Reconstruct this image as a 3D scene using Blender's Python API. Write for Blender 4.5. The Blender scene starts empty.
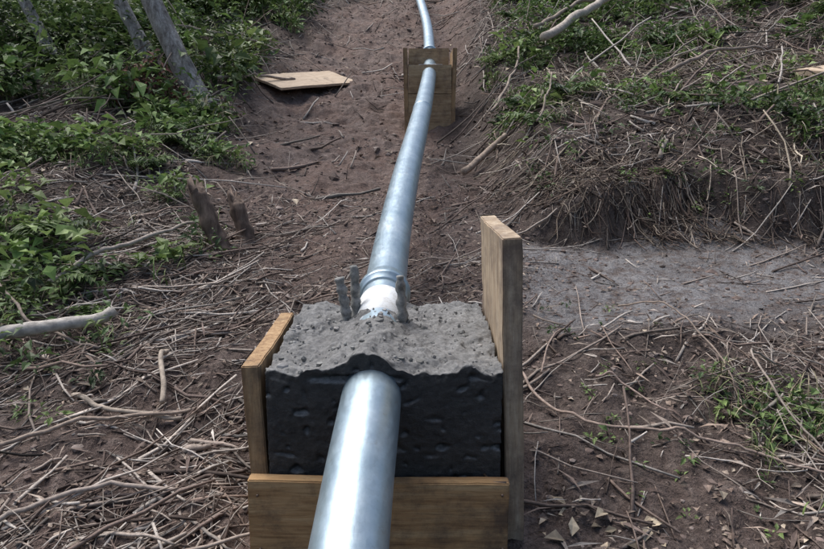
import bpy, math, random, bmesh
import numpy as np
from mathutils import Vector, Matrix, noise as mn
rng=np.random.default_rng(7); random.seed(7)
scene=bpy.context.scene
RAD=math.radians
# ---------------- noise / terrain ----------------
def vnoise(x,y,s=0.0):
    xi=np.floor(x); yi=np.floor(y); fx=x-xi; fy=y-yi
    fx=fx*fx*(3-2*fx); fy=fy*fy*(3-2*fy)
    def h(a,b):
        v=np.sin(a*127.1+b*311.7+s*74.7)*43758.5453
        return v-np.floor(v)
    return (h(xi,yi)*(1-fx)+h(xi+1,yi)*fx)*(1-fy)+(h(xi,yi+1)*(1-fx)+h(xi+1,yi+1)*fx)*fy-0.5
def fbm(x,y,f,o=4,s=0.0):
    r=0;a=1.0
    for i in range(o):
        r=r+a*vnoise(x*f+i*17.3,y*f-i*9.1,s+i); a*=.5; f*=2.03
    return r
def ss(a,b,x):
    t=np.clip((x-a)/(b-a),0,1); return t*t*(3-2*t)
_ty=np.linspace(-80,140,4401)
_tz=np.interp(_ty,[-80,-10,0,1.5,7.2,14.8,30,60,100,140],[-20,-4.2,-1.5,-1.1,.1,2.9,9.0,18,22,23])
_k=np.ones(21)/21
_tz2=np.convolve(np.pad(_tz,10,mode='edge'),_k,'valid')
def xleft(y): return np.interp(y,[1.5,2.4,3,4.6,8,15],[-2.2,-1.7,-1.3,-1.7,-2.2,-2.0])
def xright(y): return np.interp(y,[2,4.2,6,8,15],[.7,.8,.55,.7,1.7])
def edgef(x,y): return y+.35*fbm(x,y*.2,1.7,4,2)-.05*x
def masks(x,y):
    n=fbm(x,y,1.3,4,5)*.5
    path=ss(-.1,.9,x-xleft(y)+n*1.1)*ss(-.1,.6,xright(y)-x+n*.7)
    wet=ss(.45,.75,x+n*.3)*ss(2.5,3.0,y+n*.9)*ss(4.0,3.8,edgef(x,y))*ss(3.2,1.9,x+n*1.2)
    return path,wet
def H(x,y,fine=True):
    x=np.asarray(x,float); y=np.asarray(y,float)
    z=np.interp(y,_ty,_tz2)
    s=ss(.45,1.15,x)*ss(14,6,x)
    edge=edgef(x,y)
    z=z+s*(.24*ss(3.93,4.12,edge)+.17*ss(4.2,4.9,edge+.3*fbm(x,y,2.,2,8)))*(1-.4*ss(8,16,y))
    z=z-s*ss(2.7,3.9,y)*ss(4.2,3.9,y)*.10
    z=z+.10*np.clip(x-1.2,0,8)*ss(4,5,y)
    l=ss(-1.2,-2.6,x)
    z=z+l*.22*ss(2.6,4.0,y)
    z=z+.06*np.clip(-2.3-x,0,8)*ss(4,6,y)
    p,w=masks(x,y)
    z=z-.05*p*ss(3,5,y)
    big=fbm(x,y,.5,2,11)
    z=z+.16*big*ss(2.5,7,y)+.6*fbm(x,y,.09,2,3)*ss(14,30,np.abs(y)+np.abs(x)*1.3)
    if fine:
        a=(1-.65*w)
        z=z+a*(.06*fbm(x,y,2.6,3,21)*(1+1.0*ss(4,6,y))+.042*fbm(x,y,8,3,31))
        z=z+a*.024*np.abs(fbm(x,y,21,2,41))
    return z
def Hs(x,y): return float(H(np.array([x]),np.array([y]))[0])
# ---------------- helpers ----------------
def mk(name,V,quads=None,tris=None,col=None,mat=None,smooth=False,parent=None):
    me=bpy.data.meshes.new(name)
    V=np.asarray(V,np.float32).reshape(-1,3)
    nq=0 if quads is None else len(quads); nt=0 if tris is None else len(tris)
    idx=[];
    if nq: idx.append(np.asarray(quads,np.int32).reshape(-1))
    if nt: idx.append(np.asarray(tris,np.int32).reshape(-1))
    idx=np.concatenate(idx)
    me.vertices.add(len(V)); me.vertices.foreach_set('co',V.reshape(-1))
    me.loops.add(len(idx)); me.loops.foreach_set('vertex_index',idx)
    me.polygons.add(nq+nt)
    st=np.concatenate([np.arange(nq)*4,nq*4+np.arange(nt)*3]).astype(np.int32)
    me.polygons.foreach_set('loop_start',st)
    me.update(calc_edges=True); me.validate()
    if col is not None:
        a=me.color_attributes.new('Col','FLOAT_COLOR','POINT')
        c=np.ones((len(V),4),np.float32); c[:,:3]=col
        a.data.foreach_set('color',c.reshape(-1))
    me.polygons.foreach_set('use_smooth',np.full(len(me.polygons),smooth))
    ob=bpy.data.objects.new(name,me); scene.collection.objects.link(ob)
    if mat: me.materials.append(mat)
    if parent: ob.parent=parent
    return ob
def empty(name,loc=(0,0,0)):
    e=bpy.data.objects.new(name,None); e.location=loc; scene.collection.objects.link(e); return e
class M:
    def __init__(s,name):
        s.m=bpy.data.materials.new(name); s.m.use_nodes=True
        s.t=s.m.node_tree; s.b=s.t.nodes['Principled BSDF']; s.b.inputs['Specular IOR Level'].default_value=.3
    def n(s,t,**k):
        nd=s.t.nodes.new(t)
        for a,b in k.items():
            if a in nd.inputs.keys(): nd.inputs[a].default_value=b
            else: setattr(nd,a,b)
        return nd
    def l(s,a,b): s.t.links.new(a,b)
    def tc(s,scale=(1,1,1),kind='Object'):
        t=s.n('ShaderNodeTexCoord'); mp=s.n('ShaderNodeMapping'); mp.inputs['Scale'].default_value=scale
        s.l(t.outputs[kind],mp.inputs[0]); return mp.outputs[0]
    def noise(s,co,sc,det=5,rough=.6):
        n=s.n('ShaderNodeTexNoise'); n.inputs['Scale'].default_value=sc; n.inputs['Detail'].default_value=det; n.inputs['Roughness'].default_value=rough
        s.l(co,n.inputs['Vector']); return n.outputs['Fac']
    def ramp(s,f,stops):
        r=s.n('ShaderNodeValToRGB'); e=r.color_ramp.elements
        while len(e)<len(stops): e.new(.5)
        for i,(p,c) in enumerate(stops):
            e[i].position=p; e[i].color=(*c,1) if len(c)==3 else c
        s.l(f,r.inputs[0]); return r.outputs[0]
    def mix(s,f,a,b,mode='MIX'):
        m=s.n('ShaderNodeMix',data_type='RGBA',blend_type=mode)
        for v,i in ((f,0),(a,6),(b,7)):
            if isinstance(v,(int,float)): m.inputs[i].default_value=v
            elif isinstance(v,tuple): m.inputs[i].default_value=(*v,1)
            else: s.l(v,m.inputs[i])
        return m.outputs[2]
    def bump(s,h,strength=.5,dist=.01,prev=None):
        b=s.n('ShaderNodeBump'); b.inputs['Strength'].default_value=strength; b.inputs['Distance'].default_value=dist
        s.l(h,b.inputs['Height'])
        if prev: s.l(prev,b.inputs['Normal'])
        s.l(b.outputs[0],s.b.inputs['Normal']); return b.outputs[0]
def g(v): return (v,v,v)
# ---------------- materials ----------------
def ground_mat():
    m=M('soil'); co=m.tc()
    a=m.n('ShaderNodeAttribute',attribute_name='Col'); sep=m.n('ShaderNodeSeparateColor'); m.l(a.outputs['Color'],sep.inputs[0])
    n1=m.noise(co,2.2,6,.65); n2=m.noise(co,14,6,.72); n3=m.noise(co,80,3,.7)
    dark=m.ramp(n2,[(.25,(.034,.026,.023)),(.5,(.092,.070,.061)),(.78,(.19,.155,.135))])
    path=m.ramp(n2,[(.25,(.088,.065,.057)),(.5,(.185,.138,.120)),(.8,(.34,.275,.25))])
    red=m.mix(m.ramp(n1,[(.42,g(0)),(.62,g(1))]),path,m.mix(.5,path,(.20,.125,.098)))
    c=m.mix(sep.outputs[0],dark,red)
    wet=m.ramp(n1,[(.3,(.15,.142,.142)),(.7,(.31,.302,.305))])
    wetn=m.mix(m.ramp(n2,[(.38,g(0)),(.55,g(1))]),(.14,.112,.10),wet)
    c=m.mix(sep.outputs[1],c,wetn)
    c=m.mix(m.ramp(n3,[(.3,g(1)),(.55,g(0))]),c,m.mix(.6,c,(.01,.007,.006)))
    c=m.mix(m.ramp(n3,[(.64,g(0)),(.74,g(.6))]),c,(.34,.29,.26))
    c=m.mix(sep.outputs[2],c,m.ramp(n2,[(.3,(.015,.022,.008)),(.7,(.05,.07,.02))]))
    m.l(c,m.b.inputs['Base Color'])
    r=m.mix(sep.outputs[1],g(.9),g(.5)); m.l(r,m.b.inputs['Roughness'])
    b=m.bump(n2,1,.04); m.bump(n3,.9,.010,b)
    return m.m
def col_mat(name,rough=.7,trans=0,nscale=60,var=.35,bump=0):
    m=M(name); a=m.n('ShaderNodeAttribute',attribute_name='Col'); co=m.tc()
    n=m.noise(co,nscale,2)
    c=m.mix(1.0,a.outputs['Color'],m.ramp(n,[(.3,g(1-var)),(.7,g(1))]),'MULTIPLY')
    m.l(c,m.b.inputs['Base Color']); m.b.inputs['Roughness'].default_value=rough
    if bump: m.bump(n,.6,bump)
    if trans:
        t=m.n('ShaderNodeBsdfTranslucent'); m.l(c,t.inputs[0]); mx=m.n('ShaderNodeMixShader'); mx.inputs[0].default_value=trans
        m.l(m.b.outputs[0],mx.inputs[1]); m.l(t.outputs[0],mx.inputs[2])
        m.l(mx.outputs[0],m.t.nodes['Material Output'].inputs[0])
    return m.m
def wood_mat(name,c1,c2,c3,scale=(1,1,1),mud=.5,mudcol=(.09,.065,.05)):
    m=M(name); co=m.tc(scale); cu=m.tc()
    n=m.noise(co,6,6,.65); n2=m.noise(co,22,5,.6)
    c=m.ramp(n,[(.28,c1),(.5,c2),(.74,c3)])
    c=m.mix(m.ramp(n2,[(.3,g(.75)),(.5,g(0))]),c,m.mix(.5,c,(.05,.025,.01)))
    mu=m.noise(cu,5,8,.75)
    c=m.mix(m.ramp(mu,[(.62-mud*.25,g(0)),(.78-mud*.2,g(.85))]),c,mudcol)
    m.l(c,m.b.inputs['Base Color']); m.b.inputs['Roughness'].default_value=.75
    m.bump(n2,.35,.004); return m.m
MG=ground_mat()
ML=col_mat('leaf_green',.5,.25,40,.3)
MGR=col_mat('grass_blade',.6,0,40,.3)
MD=col_mat('dead_leaf',.8,0,60,.35)
MT=col_mat('twig_bark',.85,0,90,.45)
MB=col_mat('branch_bark',.85,0,35,.5,.006)
# ---------------- ground ----------------
def axis(segs):
    o=[]
    for a,b,n in segs: o.append(np.linspace(a,b,n,endpoint=False))
    o.append([segs[-1][1]]); return np.concatenate(o)
gx=axis([(-90,-20,24),(-20,-6,60),(-6,-2.4,110),(-2.4,2.4,320),(2.4,6,110),(6,20,60),(20,90,24)])
gy=axis([(-70,-8,30),(-8,.8,60),(.8,5,310),(5,9,180),(9,16,180),(16,40,80),(40,130,40)])
X,Y=np.meshgrid(gx,gy); Z=H(X,Y)
nx,ny=len(gx),len(gy)
V=np.stack([X,Y,Z],-1).reshape(-1,3)
i=np.arange(nx*ny).reshape(ny,nx)
Q=np.stack([i[:-1,:-1],i[:-1,1:],i[1:,1:],i[1:,:-1]],-1).reshape(-1,4)
p,w=masks(X,Y)
far=np.maximum(ss(14,24,Y+np.abs(X)*.6),ss(5,12,-Y+np.abs(X)*.4))
near=ss(2.4,1.6,Y)
pp=np.clip(p*(.35+.65*ss(2.5,4.5,Y))+.25*near,0,1)
C=np.stack([pp,w,far*.9],-1).reshape(-1,3)
mk('ground',V,Q,None,C,MG,True)
# ---------------- scatter generators ----------------
def twigs(x,y,L,ang,r,lift,col,K=4,bend=.1,conform=.75,droop=None):
    N=len(x); s=np.linspace(0,1,K)[None,:]
    bd=rng.normal(0,bend,N)[:,None]; bd2=rng.normal(0,bend*.5,(N,K))
    dx=np.cos(ang)[:,None]; dy=np.sin(ang)[:,None]
    f=(s-.5)*L[:,None]; q=(bd*(s-.5)**2+bd2*.12)*L[:,None]
    px=x[:,None]+dx*f-dy*q; py=y[:,None]+dy*f+dx*q
    zg=H(px.ravel(),py.ravel()).reshape(N,K)
    zl=zg[:,:1]*(1-s)+zg[:,-1:]*s
    zz=np.maximum(zg*conform+zl*(1-conform),zg-.01)+r[:,None]*.6+lift[:,None]*s
    P=np.stack([px,py,zz],-1)
    rad=r[:,None]*(1-.4*s)*(1+.15*rng.normal(size=(N,K)))
    T=np.gradient(P,axis=1); T/=np.linalg.norm(T,axis=2,keepdims=True)+1e-9
    S=np.cross(T,[0,0,1.]); S/=np.linalg.norm(S,axis=2,keepdims=True)+1e-9
    U=np.cross(S,T)
    R=4
    rings=[]
    for k in range(R):
        a=2*math.pi*k/R+.5
        rings.append(P+rad[...,None]*(math.cos(a)*S+math.sin(a)*U))
    VV=np.stack(rings,2)
    idx=np.arange(N*K*R).reshape(N,K,R)
    a=idx[:,:-1]; b=idx[:,1:]
    Q=np.stack([a,np.roll(a,-1,2),np.roll(b,-1,2),b],-1).reshape(-1,4)
    caps=np.concatenate([idx[:,0,::-1],idx[:,-1]],0)
    Q=np.concatenate([Q,caps])
    return VV.reshape(-1,3),Q,np.repeat(col,K*R,0)
def leaves(P,D,Nn,L,W,col,fold=.25):
    N=len(P); D=D/np.linalg.norm(D,axis=1,keepdims=True)
    S=np.cross(D,Nn); S/=np.linalg.norm(S,axis=1,keepdims=True)+1e-9
    U=np.cross(S,D)
    l=L[:,None]; w=W[:,None]
    base=P; tip=P+D*l-U*l*.18
    Lf=P+D*l*.42+S*w*.5+U*w*fold; Rt=P+D*l*.42-S*w*.5+U*w*fold; Md=P+D*l*.5
    VV=np.stack([base,Lf,tip,Rt,Md],1).reshape(-1,3)
    b=np.arange(N)[:,None]*5
    T=np.concatenate([b+np.array([[0,4,1]]),b+np.array([[1,4,2]]),b+np.array([[0,3,4]]),b+np.array([[3,2,4]])])
    return VV,T,np.repeat(col,5,0)
def blades(P,az,L,W,lean,col,K=5):
    N=len(P); s=np.linspace(0,1,K)[None,:]
    h=np.sin(s*1.3)*L[:,None]*(1-lean[:,None]*s*.7); o=lean[:,None]*s**1.7*L[:,None]
    dx=np.cos(az)[:,None]; dy=np.sin(az)[:,None]
    C0=np.stack([P[:,:1]+dx*o,P[:,1:2]+dy*o,P[:,2:3]+h],-1)
    w=(W[:,None]*(1-s**2*.93))[...,None]*.5
    tw=rng.uniform(-.8,.8,N)[:,None]
    S=np.stack([-np.sin(az)[:,None]+0*s,np.cos(az)[:,None]+0*s,tw*s],-1)
    VV=np.stack([C0-S*w,C0+S*w],2)
    idx=np.arange(N*K*2).reshape(N,K,2)
    Q=np.stack([idx[:,:-1,0],idx[:,:-1,1],idx[:,1:,1],idx[:,1:,0]],-1).reshape(-1,4)
    return VV.reshape(-1,3),Q,np.repeat(col,K*2,0)
def merge(parts):
    Vs=[];Qs=[];Cs=[];o=0
    for v,q,c in parts: Vs.append(v);Qs.append(q+o);Cs.append(c);o+=len(v)
    return np.concatenate(Vs),np.concatenate(Qs),np.concatenate(Cs)
def tint(N,pal,j=.2):
    pal=np.array(pal); c=pal[rng.integers(0,len(pal),N)]
    return np.clip(c*(1+rng.normal(0,j,(N,1))),.004,1)
def pts(n,x0,x1,y0,y1,f):
    out=[];c=0;k_=0
    while c<n and k_<60:
        x=rng.uniform(x0,x1,n*2); y=rng.uniform(y0,y1,n*2)
        k=rng.random(n*2)<f(x,y); out.append(np.stack([x[k],y[k]],1)); c+=k.sum(); k_+=1
    o=np.concatenate(out)[:n]; return o[:,0],o[:,1]
def block_free(x,y): return ~((x>-.46)&(x<.38)&(y>1.3)&(y<2.3)) & ~((x>-.3)&(x<.65)&(y>7.0)&(y<8.1))
cl=lambda x,y,f,s: np.clip(fbm(x,y,f,3,s)*2.2+.5,0,1)
GREY=[(.42,.37,.325),(.29,.24,.205),(.18,.135,.115),(.50,.455,.41),(.33,.28,.24),(.12,.088,.075),(.24,.18,.148)]
STRAW=[(.44,.375,.29),(.35,.29,.22),(.24,.19,.15),(.52,.455,.36),(.13,.098,.082)]
# --- twig litter
def dl(x,y):
    p,w=masks(x,y)
    left=(x<-.45)*(y<4.2)
    d=.22+.78*left*cl(x,y,1.6,61)
    d=d*(1-.9*w)*(1-.70*p*ss(2.9,3.8,y))
    d=d*(1-.45*((x>.4)*(y<2.6)))
    return d*block_free(x,y)
parts=[]
x,y=pts(7800,-3.2,3.2,1.1,5,dl); N=len(x)
parts.append(twigs(x,y,rng.gamma(2,.055,N)+.025,rng.normal(.35,1.0,N),rng.gamma(2.5,.0009,N)+.0008,np.abs(rng.normal(0,.02,N)),tint(N,GREY,.3)))
x,y=pts(700,-3,3,1.1,4.5,dl); N=len(x)
parts.append(twigs(x,y,rng.uniform(.15,.6,N),rng.normal(.3,.6,N),rng.uniform(.003,.008,N),np.abs(rng.normal(0,.03,N)),tint(N,GREY,.3),bend=.08,K=6))
def dl2(x,y):
    p,w=masks(x,y); return (1-.72*p)*(1-w)*(.3+.7*cl(x,y,.8,63))*block_free(x,y)
x,y=pts(8000,-9,9,4,17,dl2); N=len(x)
parts.append(twigs(x,y,rng.gamma(2,.12,N)+.06,rng.uniform(0,3.14,N),rng.gamma(2.,.0024,N)+.002,np.abs(rng.normal(0,.06,N)),tint(N,GREY,.3),bend=.12))
V,Q,C=merge(parts); mk('twig_litter',V,Q,None,C,MT,True)
# --- dry brush and roots
parts=[]
DK=[(.20,.15,.12),(.12,.085,.068),(.30,.245,.19),(.07,.048,.038),(.38,.32,.26)]
x,y=pts(1000,.8,4.4,4.0,4.5,lambda x,y:cl(x,y,1.8,71)**1.5); N=len(x)
parts.append(twigs(x,y-.05,rng.uniform(.08,.34,N),rng.normal(-1.1,.8,N),rng.uniform(.0015,.005,N),np.abs(rng.normal(0,.04,N)),tint(N,DK,.3),bend=.5,K=6))
x,y=pts(1700,.7,6,4.3,8,lambda x,y:cl(x,y,1.2,73)**2*(x>xright(y))); N=len(x)
parts.append(twigs(x,y,rng.uniform(.12,.6,N),rng.uniform(0,6.28,N),rng.uniform(.002,.008,N),np.abs(rng.normal(.02,.07,N)),tint(N,STRAW+DK,.3),bend=.25,K=6))
x,y=pts(520,.7,9,4.8,14,lambda x,y:(x>xright(y))*1.0); N=len(x)
parts.append(twigs(x,y,rng.uniform(.4,1.4,N),rng.normal(.8,.8,N),rng.uniform(.005,.014,N),np.abs(rng.normal(.12,.14,N)),tint(N,GREY,.25),bend=.10,K=7,conform=.4))
x,y=pts(170,-8,-1.8,4.5,13,lambda x,y:(x<xleft(y))*1.0); N=len(x)
parts.append(twigs(x,y,rng.uniform(.5,1.6,N),rng.normal(.5,.9,N),rng.uniform(.005,.013,N),np.abs(rng.normal(.2,.25,N)),tint(N,GREY,.25),bend=.12,K=7,conform=.4))
x,y=pts(500,.9,2.6,1.3,2.7,lambda x,y:cl(x,y,1.6,75)*ss(.8,1.4,x)); N=len(x)
parts.append(twigs(x,y,rng.uniform(.1,.5,N),rng.uniform(0,6.28,N),rng.uniform(.0012,.0035,N),np.abs(rng.normal(0,.05,N)),tint(N,GREY),bend=.5,K=6))
V,Q,C=merge(parts); mk('dry_brush',V,Q,None,C,MT,True)
# --- leaf litter and chips, flat bark strips
def dlit(x,y):
    p,w=masks(x,y); return (1-.55*p*ss(3,4,y))*(1-.8*w)*(.25+.75*cl(x,y,2,81))*block_free(x,y)
vs=[]
BR=[(.22,.165,.135),(.13,.095,.078),(.32,.26,.21),(.09,.063,.052),(.26,.20,.16)]
for (n,b,ls,wr,pal) in [(14000,(-3.2,3.2,1.1,5),(.008,.035),(.3,.8),BR),
                     (4500,(-3.2,3.2,1.1,5),(.04,.13),(.05,.13),BR+GREY),
                     (300,(-3,3,1.1,5),(.015,.04),(.3,.7),[(.55,.46,.35),(.48,.40,.31)]),
                     (40,(.35,.7,1.35,1.7),(.02,.07),(.4,.8),[(.60,.50,.36),(.52,.42,.30)]),
                     (16000,(-9,9,4.2,16),(.025,.08),(.25,.8),BR),
                     (450,(-5,6,4.5,14),(.05,.14),(.15,.5),[(.50,.42,.32),(.42,.35,.28)])]:
    x,y=pts(n,*b,dlit if n!=40 else (lambda x,y:1.0+0*x)); N=len(x)
    az=rng.uniform(0,6.28,N); L=rng.uniform(*ls,N)
    D=np.stack([np.cos(az),np.sin(az),rng.normal(0.1,.3,N)],1); Nn=np.stack([rng.normal(0,.4,N),rng.normal(0,.4,N)-.2,np.ones(N)],1)
    P=np.stack([x,y,H(x,y)+rng.uniform(.003,.012,N)],1)
    vs.append(leaves(P,D,Nn,L,L*rng.uniform(*wr,N),tint(N,pal,.3)))
V,T,C=merge(vs); mk('leaf_litter',V,None,T,C,MD)
# --- soil clods
ico=bmesh.new(); bmesh.ops.create_icosphere(ico,subdivisions=1,radius=1)
IV=np.array([v.co[:] for v in ico.verts]); IT=np.array([[v.index for v in f.verts] for f in ico.faces]); ico.free()
def clods(x,y,r,col):
    N=len(x); n=len(IV)
    P=IV[None]*(1+rng.normal(0,.22,(N,n,1)))*r[:,None,None]*np.stack([rng.uniform(.7,1.4,N),rng.uniform(.7,1.3,N),rng.uniform(.45,.9,N)],1)[:,None]
    P=P+np.stack([x,y,H(x,y)-r*.1],1)[:,None]
    T=(IT[None]+(np.arange(N)*n)[:,None,None]).reshape(-1,3)
    return P.reshape(-1,3),T,np.repeat(col,n,0)
SO=[(.155,.115,.099),(.205,.155,.135),(.115,.085,.072),(.27,.22,.195)]
vs=[]
fr=lambda x,y:(.15+.85*cl(x,y,1.5,44))*block_free(x,y)
x,y=pts(7000,-3,3,1.1,5,fr); vs.append(clods(x,y,rng.gamma(1.6,.003,len(x))+.002,tint(len(x),SO,.2)))
x,y=pts(5000,-4,5,4.2,14,fr); vs.append(clods(x,y,rng.gamma(1.3,.007,len(x))+.004,tint(len(x),SO,.2)))
V,T,C=merge(vs); mk('soil_clods',V,None,T,C,MD,False)
# --- green undergrowth
GREEN=[(.10,.165,.055),(.145,.22,.07),(.07,.12,.042),(.20,.28,.095),(.05,.083,.034)]
BRIGHT=[(.20,.30,.09),(.25,.34,.12),(.15,.24,.07)]
def plants(cx,cy,h,nl,lsz,pal,wr=(.35,.6)):
    N=len(cx)*nl; c=np.repeat(np.arange(len(cx)),nl)
    az=rng.uniform(0,6.28,N); hh=h[c]; q=rng.random(N)
    rr=hh*(.15+.6*q**.7)*rng.uniform(.3,1,N)
    x=cx[c]+rr*np.cos(az); y=cy[c]+rr*np.sin(az)
    z=H(cx,cy)[c]*.4+H(x,y)*.6+hh*np.sqrt(rng.random(N))*(1-.4*q)
    D=np.stack([np.cos(az),np.sin(az),rng.normal(.15,.5,N)],1)
    Nn=np.stack([rng.normal(0,.4,N),rng.normal(0,.4,N),np.ones(N)],1)
    L=rng.uniform(lsz[0],lsz[1],N)*rng.uniform(.7,1.3,len(cx))[c]; pc=tint(len(cx),pal,.2)[c]*(1+rng.normal(0,.2,(N,1)))
    return leaves(np.stack([x,y,z],1),D,Nn,L,L*rng.uniform(*wr,N),np.clip(pc,.004,1))
def ferns(cx,cy,size,pal,nf=6,nl=12):
    out=[]
    for f in range(nf):
        n=len(cx); az=rng.uniform(0,6.28,n); L=size*rng.uniform(.7,1.1,n)
        s=np.linspace(.15,1,nl)[None,:]
        ox=np.cos(az)[:,None]*L[:,None]*s*.85; oy=np.sin(az)[:,None]*L[:,None]*s*.85
        oz=L[:,None]*(.9*s-.75*s**2)+.02
        P=np.stack([cx[:,None]+ox,cy[:,None]+oy,H(cx,cy)[:,None]+oz],-1).reshape(-1,3)
        ll=(L[:,None]*.28*np.sin(np.pi*(.15+.85*s)**.8)+.01).reshape(-1)
        A=np.repeat(az,nl); col=np.repeat(tint(n,pal,.2),nl,0)
        for sg in (1,-1):
            a=A+sg*1.15
            D=np.stack([np.cos(a),np.sin(a),rng.normal(-.1,.15,len(a))],1)
            Nn=np.tile([0,0,1.],(len(a),1))+rng.normal(0,.15,(len(a),3))
            out.append(leaves(P,D,Nn,ll,ll*.35,np.clip(col*(1+rng.normal(0,.12,(len(a),1))),.004,1)))
    return merge(out)
def treefoot(x,y): return 1-ss(.7,.2,np.hypot(x+2.3,y-7.2))
def gl(x,y): return (x<xleft(y)+.15+.5*fbm(x,y,1.5,2,9))*ss(-.12,.25,fbm(x,y,1.0,3,91)+.06)*(y>2.3)*treefoot(x,y)
def gr(x,y): return (x>xright(y)+.15)*(y>4.5)*(.06+.94*ss(-.02,.32,fbm(x,y,1.0,3,93)))
lv=[];bl=[]
def shrubs(n,box,f,h,nl,ls,pal,**k):
    x,y=pts(n,*box,f); lv.append(plants(x,y,rng.uniform(*h,len(x)),nl,ls,pal,**k))
shrubs(700,(-4.5,-1,2.3,6.5),gl,(.04,.24),18,(.02,.065),GREEN)
shrubs(130,(-4.5,-1.3,3.0,6.5),gl,(.12,.32),16,(.06,.12),BRIGHT,wr=(.5,.75))
shrubs(700,(-9,-1.8,6,16),gl,(.12,.55),34,(.05,.13),GREEN)
shrubs(110,(-8,-2.2,6,13),gl,(.3,.8),30,(.10,.20),BRIGHT,wr=(.4,.7))
shrubs(230,(-9,-2.6,7.8,15),lambda x,y:1.0*(x<xleft(y)-.5),(.5,1.3),70,(.05,.14),GREEN)
shrubs(750,(.5,6,4.5,9),gr,(.04,.2),18,(.025,.075),GREEN)
shrubs(60,(.8,6,5,9),gr,(.1,.28),14,(.06,.12),BRIGHT,wr=(.5,.7))
shrubs(700,(.8,10,8,16),gr,(.1,.45),24,(.05,.13),GREEN)
shrubs(80,(.8,3.5,4.1,4.7),lambda x,y:cl(x,y,2,13),(.03,.12),12,(.02,.05),GREEN)
shrubs(80,(.9,2.2,1.7,2.3),lambda x,y:ss(.1,0,np.abs(y-2.05-.1*x)-.15)*ss(1.,1.3,x),(.04,.10),14,(.02,.05),GREEN)
shrubs(60,(-2.4,-1.2,2.0,2.8),lambda x,y:cl(x,y,2,3),(.04,.09),14,(.015,.04),GREEN)
shrubs(30,(.6,1.1,1.5,3),lambda x,y:1.+0*x,(.02,.05),7,(.012,.03),GREEN)
x,y=pts(45,-5,-1.3,2.8,7,gl); lv.append(ferns(x,y,rng.uniform(.15,.4,len(x)),GREEN))
x,y=pts(80,-9,-2.4,7,14,gl); lv.append(ferns(x,y,rng.uniform(.4,.9,len(x)),GREEN))
x,y=pts(80,.8,8,5,13,gr); lv.append(ferns(x,y,rng.uniform(.2,.5,len(x)),GREEN))
def gf(x,y): return 1.0*(np.abs(x)>7)
x,y=pts(600,-22,22,-6,26,gf); lv.append(plants(x,y,rng.uniform(.3,1.2,len(x)),26,(.1,.24),GREEN))
x,y=pts(300,-22,22,15.5,30,lambda x,y:1.0+0*x); lv.append(plants(x,y,rng.uniform(.3,1.2,len(x)),26,(.1,.24),GREEN))
V,T,C=merge(lv); mk('undergrowth',V,None,T,C,ML)
def grass(n,box,f,L,W,pal,lean=(.2,1.1)):
    x,y=pts(n//7,*box,f); x=np.repeat(x,7)+rng.normal(0,.025,len(x)*7); y=np.repeat(y,7)+rng.normal(0,.025,len(y)*7); N=len(x)
    return blades(np.stack([x,y,H(x,y)],1),rng.uniform(0,6.28,N),rng.uniform(*L,N),rng.uniform(*W,N),rng.uniform(*lean,N),tint(N,pal))
GP=[(.18,.25,.08),(.13,.20,.06),(.26,.30,.13),(.40,.35,.22)]
bl.append(grass(4500,(-4.5,-1.2,2.4,6.5),gl,(.06,.22),(.004,.009),GP))
bl.append(grass(6500,(-9,-1.8,6,15),gl,(.15,.55),(.008,.02),GP))
bl.append(grass(4500,(.6,9,4.4,14),gr,(.06,.3),(.006,.016),GP))
bl.append(grass(500,(1.1,2.3,1.5,2.3),lambda x,y:cl(x,y,2,55),(.05,.18),(.003,.006),GP+[(.3,.25,.17)]))
bl.append(grass(1500,(.6,8,4.4,12),lambda x,y:(x>xright(y))*cl(x,y,1.1,57)**2,(.1,.35),(.004,.010),STRAW,(.7,1.4)))
V,Q,C=merge(bl); mk('grass',V,Q,None,C,MGR)
# ---------------- tubes ----------------
def catmull(P,n=8):
    P=[np.array(p,float) for p in P]; P=[2*P[0]-P[1]]+P+[2*P[-1]-P[-2]]; o=[]
    for i in range(1,len(P)-2):
        for k in range(n):
            t=k/n; a,b,c,d=P[i-1:i+3]
            o.append(.5*((2*b)+(-a+c)*t+(2*a-5*b+4*c-d)*t*t+(-a+3*b-3*c+d)*t**3))
    o.append(P[-2]); return np.array(o)
def tube(name,P,r,col=None,mat=None,R=12,parent=None,rough=0,nf=20,smooth=True,caps=True):
    P=np.asarray(P,float); K=len(P); r=np.broadcast_to(np.asarray(r,float),(K,)).copy()
    T=np.gradient(P,axis=0); T/=np.linalg.norm(T,axis=1,keepdims=True)
    ref=np.array([0,0,1.]) if abs(T[:,2]).mean()<.8 else np.array([0,1.,0])
    S=np.cross(T,ref); S/=np.linalg.norm(S,axis=1,keepdims=True); U=np.cross(S,T)
    a=np.linspace(0,2*math.pi,R,endpoint=False)
    VV=P[:,None]+r[:,None,None]*(np.cos(a)[None,:,None]*S[:,None]+np.sin(a)[None,:,None]*U[:,None])
    if rough:
        f=VV.reshape(-1,3); cen=np.repeat(P,R,0)
        d=np.array([mn.fractal(Vector(v*nf),.9,2.1,4) for v in f])
        VV=(cen+(f-cen)*(1+rough*d[:,None])).reshape(K,R,3)
    idx=np.arange(K*R).reshape(K,R); A=idx[:-1];B=idx[1:]
    Q=np.stack([A,np.roll(A,-1,1),np.roll(B,-1,1),B],-1).reshape(-1,4)
    V=VV.reshape(-1,3); tr=None
    if caps:
        V=np.concatenate([V,P[:1],P[-1:]]); n=K*R
        tr=np.concatenate([np.stack([np.roll(idx[0],-1),idx[0],np.full(R,n)],-1),np.stack([idx[-1],np.roll(idx[-1],-1),np.full(R,n+1)],-1)])
    cc=None if col is None else np.tile(np.array(col),(len(V),1))
    return mk(name,V,Q,tr,cc,mat,smooth,parent)
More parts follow.
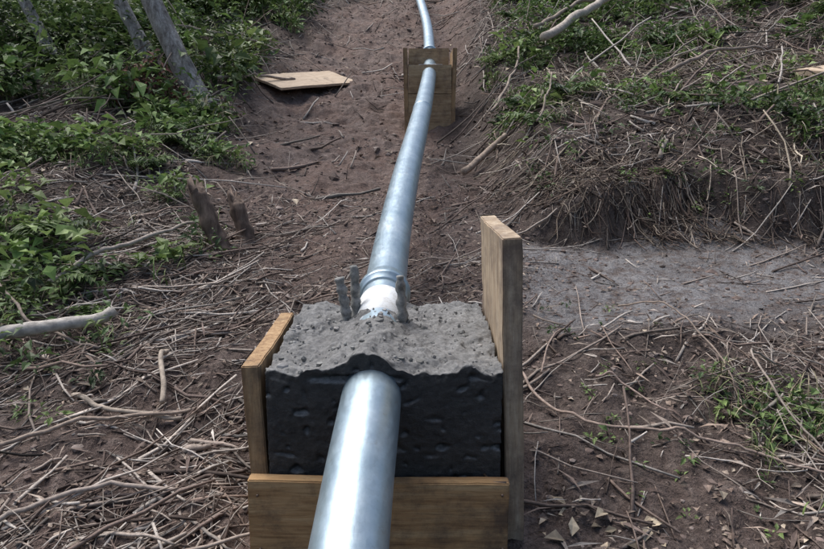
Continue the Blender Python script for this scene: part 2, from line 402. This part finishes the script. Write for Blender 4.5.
# ---------------- pipe ----------------
m=M('galvanized_steel'); co=m.tc()
v=m.n('ShaderNodeTexVoronoi'); v.inputs['Scale'].default_value=90; m.l(co,v.inputs[0])
n=m.noise(co,7,6,.65); n2=m.noise(m.tc((1,.25,1)),70,4)
c=m.ramp(n,[(.3,(.30,.405,.475)),(.55,(.42,.525,.59)),(.75,(.58,.67,.72))])
c=m.mix(.3,c,m.ramp(v.outputs['Color'],[(0,g(.6)),(1,g(1))]),'MULTIPLY')
c=m.mix(m.ramp(m.noise(co,16,7,.8),[(.58,g(0)),(.74,g(.6))]),c,(.25,.23,.21))
m.l(c,m.b.inputs['Base Color']); m.b.inputs['Metallic'].default_value=.7
rr=m.ramp(n2,[(.3,g(.30)),(.7,g(.46))]); m.l(rr,m.b.inputs['Roughness'])
m.bump(n2,.18,.002); MP=m.m
m=M('white_sleeve'); c=m.ramp(m.noise(m.tc(),30,7,.7),[(.45,(.80,.83,.84)),(.62,(.6,.6,.58)),(.74,(.16,.15,.14))])
m.l(c,m.b.inputs['Base Color']); m.b.inputs['Roughness'].default_value=.45; m.b.inputs['Metallic'].default_value=.0; MW=m.m
pp=[(-.28,-6,-2.75),(-.20,-3,-1.95),(-.15,-.3,-1.12),(-.118,1.06,-.752),(-.102,1.5,-.636),(-.1,2.0,-.565),(-.083,2.7,-.43),(-.035,3.6,-.21),(.04,4.7,.06),(.13,6.2,.41),(.20,7.6,.77),(.235,9.2,1.22),(.235,10.8,1.78),(.14,12.9,2.58),(-.02,15.5,3.6),(-.2,22,6.4),(-.2,30,9.6)]
pc=catmull(pp,14)
pipe=empty('steel_pipe',(0,0,0))
tube('pipe_run',pc,.075,None,MP,48,pipe)
def pat(y):
    i=np.argmin(abs(pc[:,1]-y)); i=min(max(i,1),len(pc)-2)
    t=(y-pc[i-1,1])/(pc[i+1,1]-pc[i-1,1]); q=pc[i-1]*(1-t)+pc[i+1]*t; d=pc[i+1]-pc[i-1]; return q,d/np.linalg.norm(d)
def collar(name,y,prof,mat):
    q,d=pat(y); P=[q+d*s for s,_ in prof]; tube(name,P,[r for _,r in prof],None,mat,48,pipe,smooth=True)
collar('coupling_sleeve',2.05,[(-.2,.0765),(-.02,.0765),(-.0,.079),(.03,.079)],MW)
collar('coupling_ring',2.19,[(-.05,.078),(-.048,.083),(-.02,.084),(-.018,.090),(-.012,.092),(.006,.092),(.010,.090),(.012,.083),(.06,.080),(.062,.076)],MP)
collar('coupling_ring_far',8.75,[(-.06,.078),(-.055,.1),(.0,.1),(.005,.09),(.05,.09),(.055,.076)],MP)
collar('weld_joint',5.4,[(-.02,.0752),(-.008,.0785),(.008,.0785),(.02,.0752)],MP)
# ---------------- concrete ----------------
m=M('fresh_concrete'); co=m.tc(); n1=m.noise(co,7,6,.7); n2=m.noise(co,70,6,.8); n4=m.noise(m.tc((1,1,3)),9,7,.8)
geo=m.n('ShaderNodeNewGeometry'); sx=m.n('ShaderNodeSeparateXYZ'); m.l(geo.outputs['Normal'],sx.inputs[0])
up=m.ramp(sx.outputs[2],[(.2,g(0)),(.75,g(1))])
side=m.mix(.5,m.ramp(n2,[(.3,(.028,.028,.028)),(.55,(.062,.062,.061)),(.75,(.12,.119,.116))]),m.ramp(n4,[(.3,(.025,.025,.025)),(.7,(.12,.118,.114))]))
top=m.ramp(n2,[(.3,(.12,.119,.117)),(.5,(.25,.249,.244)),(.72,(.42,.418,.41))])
c=m.mix(up,side,top); c=m.mix(m.ramp(n1,[(.42,g(0)),(.62,g(.5))]),c,m.mix(.6,c,(.04,.039,.038)))  # upward faces pale, sides dark: light from above put into the concrete colour
m.l(c,m.b.inputs['Base Color']); m.b.inputs['Roughness'].default_value=.55
b=m.bump(n4,.6,.012); m.bump(n2,.9,.010,b); MC=m.m
def concrete_block(name,x0,x1,y0,y1,z0,topf,parent,n=70,amp=.012):
    V=[];Q=[]
    def patch(fn,a,b):
        o=len(V)
        for j in range(b+1):
            for i in range(a+1): V.append(fn(i/a,j/b))
        for j in range(b):
            for i in range(a): q=o+j*(a+1)+i; Q.append((q,q+1,q+a+2,q+a+1))
    L=lambda a,b,t:a+(b-a)*t
    h=n//2
    patch(lambda s,t:(L(x0,x1,s),L(y0,y1,t),topf(L(x0,x1,s),L(y0,y1,t))),n,n)
    patch(lambda s,t:(L(x0,x1,s),y0,L(z0,topf(L(x0,x1,s),y0),t)),n,n)
    patch(lambda s,t:(L(x1,x0,s),y1,L(z0,topf(L(x1,x0,s),y1),t)),n,h)
    patch(lambda s,t:(x0,L(y1,y0,s),L(z0,topf(x0,L(y1,y0,s)),t)),n,n)
    patch(lambda s,t:(x1,L(y0,y1,s),L(z0,topf(x1,L(y0,y1,s)),t)),n,n)
    out=[]
    for v in V:
        p=Vector(v)
        topd=min(1,max(0,(v[2]-topf(v[0],v[1])+.03)/.03))
        e=(mn.noise_vector(p*9)*.8+mn.noise_vector(p*24)*.5)*(.35+.65*topd)+mn.noise_vector(p*60)*.4+mn.noise_vector(p*120)*.25
        q=p+e*amp*(.6+.4*topd)
        d=mn.noise(p*30); q.z+=topd*d*.009
        if v[1]==y0:
            pit=max(0,mn.noise(p*32)-.35)*.05+max(0,mn.noise(Vector((v[0]*9,3,v[2]*30)))-.38)*.06
            q.y+=pit*(1-topd)
        out.append(q[:])
    ob=mk(name,out,Q,None,None,MC,True,parent)
    bm=bmesh.new(); bm.from_mesh(ob.data); bmesh.ops.remove_doubles(bm,verts=bm.verts,dist=.0008); bmesh.ops.recalc_face_normals(bm,faces=bm.faces); bm.to_mesh(ob.data); bm.free()
    for p_ in ob.data.polygons: p_.use_smooth=True
    return ob
ftop=lambda x,y: -.572+.02*(y-1.5)+.05*max(0,x+.05)+ .056*math.exp(-((x+.1)/.085)**2)*(1-max(0,min(1,(y-1.88)/.1))) +.016*mn.noise(Vector((x*7,y*7,2)))+.016*mn.noise(Vector((x*18,y*18,5)))
blk=empty('formed_concrete_block')
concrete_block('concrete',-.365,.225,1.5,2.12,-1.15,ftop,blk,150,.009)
# ---------------- boards ----------------
def board(name,size,loc,rot,mat,parent=None,warp=.004,bev=.003):
    bm=bmesh.new(); bmesh.ops.create_cube(bm,size=1)
    for v in bm.verts: v.co=Vector((v.co.x*size[0],v.co.y*size[1],v.co.z*size[2]))
    bmesh.ops.bevel(bm,geom=bm.edges[:],offset=bev,segments=2,affect='EDGES')
    for ax in range(3):
        if size[ax]>.15:
            nn=int(size[ax]/.04)
            for k in range(1,nn):
                co=[0,0,0]; no=[0,0,0]; co[ax]=-size[ax]/2+size[ax]*k/nn; no[ax]=1
                bmesh.ops.bisect_plane(bm,geom=bm.verts[:]+bm.edges[:]+bm.faces[:],plane_co=co,plane_no=no)
    sd=random.random()*50
    for v in bm.verts:
        v.co+=mn.noise_vector(v.co*3+Vector((sd,0,0)))*warp+mn.noise_vector(v.co*25)*warp*.45
    me=bpy.data.meshes.new(name); bm.to_mesh(me); bm.free(); me.materials.append(mat)
    ob=bpy.data.objects.new(name,me); ob.location=loc; ob.rotation_euler=[RAD(a) for a in rot]; scene.collection.objects.link(ob)
    if parent: ob.parent=parent
    return ob
W_or=wood_mat('formwork_wood_ochre',(.24,.125,.055),(.42,.26,.125),(.56,.40,.22),(.6,6,7),.6)
W_up=wood_mat('formwork_wood_upright',(.26,.185,.12),(.44,.34,.235),(.60,.51,.39),(7,7,.6),.75,(.14,.105,.085))
W_br=wood_mat('formwork_wood_brown',(.19,.105,.055),(.36,.23,.12),(.50,.35,.20),(7,7,.6),.6)
W_fb=wood_mat('formwork_wood_far',(.24,.155,.09),(.42,.29,.165),(.52,.40,.26),(.6,6,7),.6,(.16,.105,.075))
W_pl=wood_mat('plywood_pale',(.40,.30,.21),(.54,.42,.30),(.64,.53,.40),(.7,6,6),.3)
board('board_right',(.05,.50,.90),(.264,1.80,-.690),(0,-2.6,0),W_up,blk,.005)
board('board_left',(.045,.50,.62),(-.395,1.76,-.865),(0,-1.5,0),W_br,blk,.004)
board('board_front',(.655,.035,.30),(-.085,1.466,-.985),(0,.5,0),W_or,blk,.004)
board('board_back',(.62,.03,.5),(-.075,2.16,-.85),(0,0,0),W_or,blk,.003)
m=M('nail_steel'); m.b.inputs['Base Color'].default_value=(.2,.15,.12,1); m.b.inputs['Metallic'].default_value=.8; m.b.inputs['Roughness'].default_value=.5; MN=m.m
def nail(x,y,z,parent):
    tube('nail',[(x,y+.01,z),(x,y-.003,z),(x,y-.0035,z)],[.0035,.0035,.002],None,MN,8,parent)
for x_,z_ in [(-.385,-.87),(-.385,-1.02),(.225,-.87),(.23,-1.02)]: nail(x_,1.447,z_,blk)
tube('wire_tie',[(.185,1.50,-.842),(.2,1.46,-.842),(.235,1.455,-.84)],.003,(.15,.12,.1),MN,6,blk)
m=M('mud_coated_steel'); c=m.ramp(m.noise(m.tc(),50,6,.75),[(.35,(.10,.105,.10)),(.55,(.25,.25,.24)),(.75,(.40,.39,.37))]); m.l(c,m.b.inputs['Base Color']); m.b.inputs['Roughness'].default_value=.75; MR=m.m
for nm,x_,y_,zt,ln in [('strap_rod_a',-.213,1.95,-.425,-.014),('strap_rod_b',-.180,1.99,-.395,-.004),('strap_rod_c',-.030,1.86,-.40,-.006)]:
    P=catmull([(x_-ln,y_,-.66),(x_-ln*.6,y_,-.58),(x_,y_,-.50),(x_+ln,y_,zt)],14)
    q=np.linspace(0,1,len(P))
    tube(nm,P,.021-.008*q**.7+.002*np.sin(q*40+x_*90),None,MR,16,blk,rough=.28,nf=70)
n_=500; x=rng.uniform(-.36,.22,n_); y=rng.uniform(1.5,2.1,n_)
def clods_at(P,r,col):
    N=len(P); n=len(IV); VV=IV[None]*(1+rng.normal(0,.22,(N,n,1)))*r[:,None,None]*rng.uniform(.6,1.2,(N,1,3))+P[:,None]
    return VV.reshape(-1,3),(IT[None]+(np.arange(N)*n)[:,None,None]).reshape(-1,3),np.repeat(col,n,0)
P=np.array([(a,b_,ftop(a,b_)) for a,b_ in zip(x,y)])
V,T,C=clods_at(P,rng.gamma(2,.0016,n_)+.001,tint(n_,[(.2,.2,.19),(.33,.32,.31),(.26,.26,.25)]))
mk('concrete_crumbs',V,None,T,C,MD,False,blk)
# ---------------- second formwork ----------------
b2=empty('wooden_formwork')
bx=.195; gz=.02
board('front_board_lower',(.47,.03,.42),(bx,7.25,gz+.24),(0,0,0),W_fb,b2,.004)
board('front_board_upper',(.47,.03,.30),(bx,7.252,gz+.605),(0,0,0),W_fb,b2,.004)
board('side_board_left',(.045,.62,.92),(bx-.26,7.54,gz+.47),(0,-1,0),W_br,b2)
board('side_board_right',(.045,.62,.92),(bx+.26,7.54,gz+.47),(0,1,0),W_br,b2)
board('back_board',(.47,.03,.98),(bx,7.83,gz+.51),(0,0,0),W_fb,b2)
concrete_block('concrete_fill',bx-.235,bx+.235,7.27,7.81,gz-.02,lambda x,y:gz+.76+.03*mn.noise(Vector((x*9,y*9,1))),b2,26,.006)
# ---------------- loose boards ----------------
def lay(name,x,y,size,yaw,mat,lift=.04):
    a=RAD(yaw)
    hf=lambda X_,Y_: float(H(np.array([X_]),np.array([Y_]),False)[0])
    cx_,sy=math.cos(a)*size[0]/2,math.sin(a)*size[0]/2
    tx=Vector((2*cx_,2*sy,hf(x+cx_,y+sy)-hf(x-cx_,y-sy))).normalized()
    ux,uy=-math.sin(a)*size[1]/2,math.cos(a)*size[1]/2
    ty=Vector((2*ux,2*uy,hf(x+ux,y+uy)-hf(x-ux,y-uy))).normalized()
    nz=tx.cross(ty).normalized(); ty=nz.cross(tx)
    ob=board(name,size,(x,y,Hs(x,y)+lift),(0,0,0),mat,None,.006)
    ob.rotation_euler=Matrix((tx,ty,nz)).transposed().to_euler()
    return ob
lay('wooden_board',-1.38,8.75,(1.35,.60,.03),50,W_pl,.10)
lay('wooden_board',3.95,6.0,(1.0,.32,.05),20,W_pl,.12)
# ---------------- branches, stumps ----------------
def branch(name,pl,r0,r1,col,lift=.0,rough=.12,kink=.02):
    P=catmull(pl,10)
    K=len(P); z=H(P[:,0],P[:,1]); P3=P.copy()
    zl=np.convolve(np.pad(z,6,mode='edge'),np.ones(13)/13,'valid')
    P3[:,2]+=np.maximum(z,zl)+lift+np.linspace(r0,r1,K)*.8
    for k in range(K): P3[k]+=np.array(mn.noise_vector(Vector(P3[k]*5)))*kink
    return tube(name,P3,np.linspace(r0,r1,K),col,MB,10,rough=rough,nf=14)
branch('fallen_log',[(-2.1,2.25,.07),(-1.7,2.46,.09),(-1.30,2.72,.09)],.034,.026,(.56,.52,.47))
for a in [([(-1.75,3.0,.05),(-1.55,3.35,.09),(-1.3,3.8,.10)],.014,.010,(.44,.38,.33)),
 ([(1.5,7.7,.22),(2.6,9.1,.42),(3.7,10.5,.38)],.05,.045,(.56,.49,.42)),
 ([(1.6,8.9,.15),(2.2,9.4,.3),(2.9,9.8,.25)],.03,.02,(.40,.33,.27)),
 ([(.42,5.35,.03),(.62,5.5,.08),(.8,5.6,.05)],.03,.022,(.44,.35,.28)),
 ([(.72,2.35,.01),(.8,2.3,.02),(.9,2.12,.01)],.005,.003,(.38,.29,.25)),
 ([(-1.25,2.2,.01),(-1.05,2.1,.03),(-.8,2.08,.01)],.010,.007,(.45,.38,.31)),
 ([(-1.0,2.5,.02),(-.95,2.3,.05),(-.9,2.15,.02)],.009,.010,(.5,.42,.34)),
 ([(-1.7,1.75,.01),(-1.2,1.95,.04),(-.75,2.12,.01)],.009,.006,(.40,.32,.26)),
 ([(-1.3,1.55,.01),(-.95,1.7,.03),(-.6,1.72,.01)],.008,.006,(.44,.37,.32)),
 ([(-2.2,3.2,.1),(-1.75,2.75,.08),(-1.3,2.55,.02)],.008,.006,(.33,.27,.23)),
 ([(-2.2,7.6,.1),(-1.85,8.2,.12),(-1.5,8.6,.1)],.02,.015,(.36,.29,.24)),
 ([(-3.2,9.2,.35),(-2.4,9.6,.25),(-1.7,9.6,.1)],.02,.012,(.42,.35,.3)),
 ([(-3.6,2.9,.1),(-2.5,2.6,.08),(-1.9,2.5,.05)],.012,.008,(.36,.28,.22)),
 ([(.75,6.3,.05),(1.2,7.6,.15),(1.3,8.6,.1)],.014,.010,(.40,.33,.27)),
 ([(.95,5.0,.1),(1.15,5.5,.25),(1.2,6.1,.3)],.008,.005,(.38,.31,.25)),
 ([(2.3,6.2,.05),(3.1,6.8,.2),(3.9,7.0,.1)],.02,.014,(.36,.29,.24))]:
    branch('dry_stick',*a)
branch('dry_vine',[(.42,2.5,.02),(.47,2.22,.02),(.62,2.05,.03),(.85,1.97,.04),(1.05,1.90,.03),(1.25,1.80,.03),(1.6,1.7,.03)],.0055,.004,(.40,.31,.26),kink=.008)
branch('dry_vine',[(.98,2.95,.02),(1.1,2.75,.1),(1.2,2.45,.06),(1.18,2.1,.02)],.004,.003,(.35,.28,.23),kink=.015)
branch('dry_vine',[(1.45,2.4,.02),(1.28,2.3,.14),(1.22,2.05,.16),(1.3,1.75,.04)],.0045,.003,(.40,.34,.29),kink=.015)
branch('dry_vine',[(.5,2.35,.02),(.58,2.55,.06),(.68,2.65,.02)],.004,.003,(.38,.29,.24),kink=.01)
MS=wood_mat('stump_wood',(.06,.042,.034),(.14,.10,.078),(.27,.20,.155),(6,6,1),.3)
def stump(x,y,h,r,lx,ly,name='tree_stump'):
    z=Hs(x,y); K=30; s=np.linspace(0,1,K); R=26
    P=np.stack([x+lx*s,y+ly*s,z-.08+(h+.08)*s],1)
    ob=tube(name,P,r*(1.35-.5*s**.4+.5*np.exp(-s*9)),None,MS,R,rough=.30,nf=12)
    me=ob.data
    for i_ in range((K-3)*R,K*R):
        a=2*math.pi*(i_%R)/R; w_=(i_//R-(K-4))/3
        me.vertices[i_].co.z+= w_*(.05*math.sin(a*1+1.2)+.025*mn.noise(Vector((a*3,x,1)))*2+.02*math.sin(5*a+x))
    return ob
stump(-1.10,3.72,.36,.055,-.15,.0)
stump(-1.0,3.9,.26,.052,-.08,.02)
# ---------------- trees ----------------
m=M('pale_bark'); n=m.noise(m.tc((3,3,1)),6,7,.75); n2=m.noise(m.tc(),30,5,.7)
c=m.ramp(n,[(.34,(.09,.075,.065)),(.5,(.28,.26,.24)),(.66,(.54,.52,.50))]); m.l(c,m.b.inputs['Base Color']); m.b.inputs['Roughness'].default_value=.85; m.bump(n2,.8,.02); MK=m.m
def tree(x,y,lean,ly,h,r):
    z=Hs(x,y); e=empty('leaning_tree',(x,y,z-.1))
    P=catmull([(0,0,0),(lean*.35,ly*.35,h*.2),(lean*.75,ly*.7,h*.45),(lean*.95,ly,h*.75),(lean,ly*1.1,h)],12); K=len(P); s=np.linspace(0,1,K)
    tube('trunk',P,r*(1.0-.75*s)+r*.5*np.exp(-s*25),None,MK,20,e,rough=.12,nf=5)
    LP=[]
    for b in range(9):
        k=int(K*(.5+.48*b/9)); a=b*2.4; L=h*.22*(1.2-b*.06)
        o=P[k]; q=[o,o+np.array([math.cos(a)*L*.5,math.sin(a)*L*.5,L*.3]),o+np.array([math.cos(a)*L,math.sin(a)*L,L*.45])]
        c_=catmull(q,8); tube('limb',c_,np.linspace(r*.25,r*.06,len(c_)),None,MK,8,e,rough=.08,nf=5)
        for t_ in range(5,len(c_),2): LP.append(c_[t_])
    LP=np.array(LP); n_=1600; c_=LP[rng.integers(0,len(LP),n_)]+rng.normal(0,.25,(n_,3))*[1,1,.6]
    D=rng.normal(0,1,(n_,3)); D[:,2]-=.3; Nn=rng.normal(0,.5,(n_,3))+[0,0,1]; L=rng.uniform(.07,.16,n_)
    V_,T_,C_=leaves(c_,D,Nn,L,L*.5,tint(n_,GREEN)); mk('crown',V_,None,T_,C_,ML,False,e)
tree(-2.3,7.35,-1.6,.5,6,.13)
tree(-3.05,8.2,-1.9,.6,6.5,.095)
tree(-4.4,8.4,-1.7,.5,6,.08)
tree(-6.6,10.5,-.6,.4,7,.09)
n_=1200; x=-2.75+rng.normal(0,.30,n_); y=6.9+rng.normal(0,.2,n_); L=rng.uniform(.04,.13,n_)
D=rng.normal(0,1,(n_,3)); Nn=rng.normal(0,.5,(n_,3))+[0,0,1]
V,T,C=leaves(np.stack([x,y,H(x,y)+rng.uniform(0,.5,n_)*np.exp(-((x+2.75)/.3)**2)],1),D,Nn,L,L*.4,tint(n_,[(.24,.095,.07),(.15,.10,.075),(.28,.15,.11),(.12,.085,.07)])); mk('dead_fern',V,None,T,C,MD)
# ---------------- light / camera ----------------
EL,AZ=RAD(62),RAD(-50)
S=Vector((math.sin(AZ)*math.cos(EL),math.cos(AZ)*math.cos(EL),math.sin(EL)))
ld=bpy.data.lights.new('sun','SUN'); ld.energy=3.7; ld.angle=RAD(50); ld.color=(1,.985,.97)
lo=bpy.data.objects.new('sun',ld); lo.rotation_euler=S.to_track_quat('Z','Y').to_euler(); lo.location=(0,0,20); scene.collection.objects.link(lo)
wd=bpy.data.worlds.new('World'); scene.world=wd; wd.use_nodes=True; nt=wd.node_tree
sk=nt.nodes.new('ShaderNodeTexSky'); sk.sky_type='NISHITA'; sk.sun_disc=False; sk.sun_elevation=EL; sk.sun_rotation=AZ; sk.air_density=1; sk.dust_density=4
nt.links.new(sk.outputs[0],nt.nodes['Background'].inputs[0]); nt.nodes['Background'].inputs[1].default_value=.15
cd=bpy.data.cameras.new('camera'); cd.lens=28; cd.sensor_width=36; cd.clip_end=500; cd.clip_start=.05
cam=bpy.data.objects.new('camera',cd); cam.location=(0,0,0); cam.rotation_euler=(RAD(78),0,0); scene.collection.objects.link(cam); scene.camera=cam
scene.view_settings.view_transform='Standard'; scene.view_settings.look='None'; scene.view_settings.exposure=0
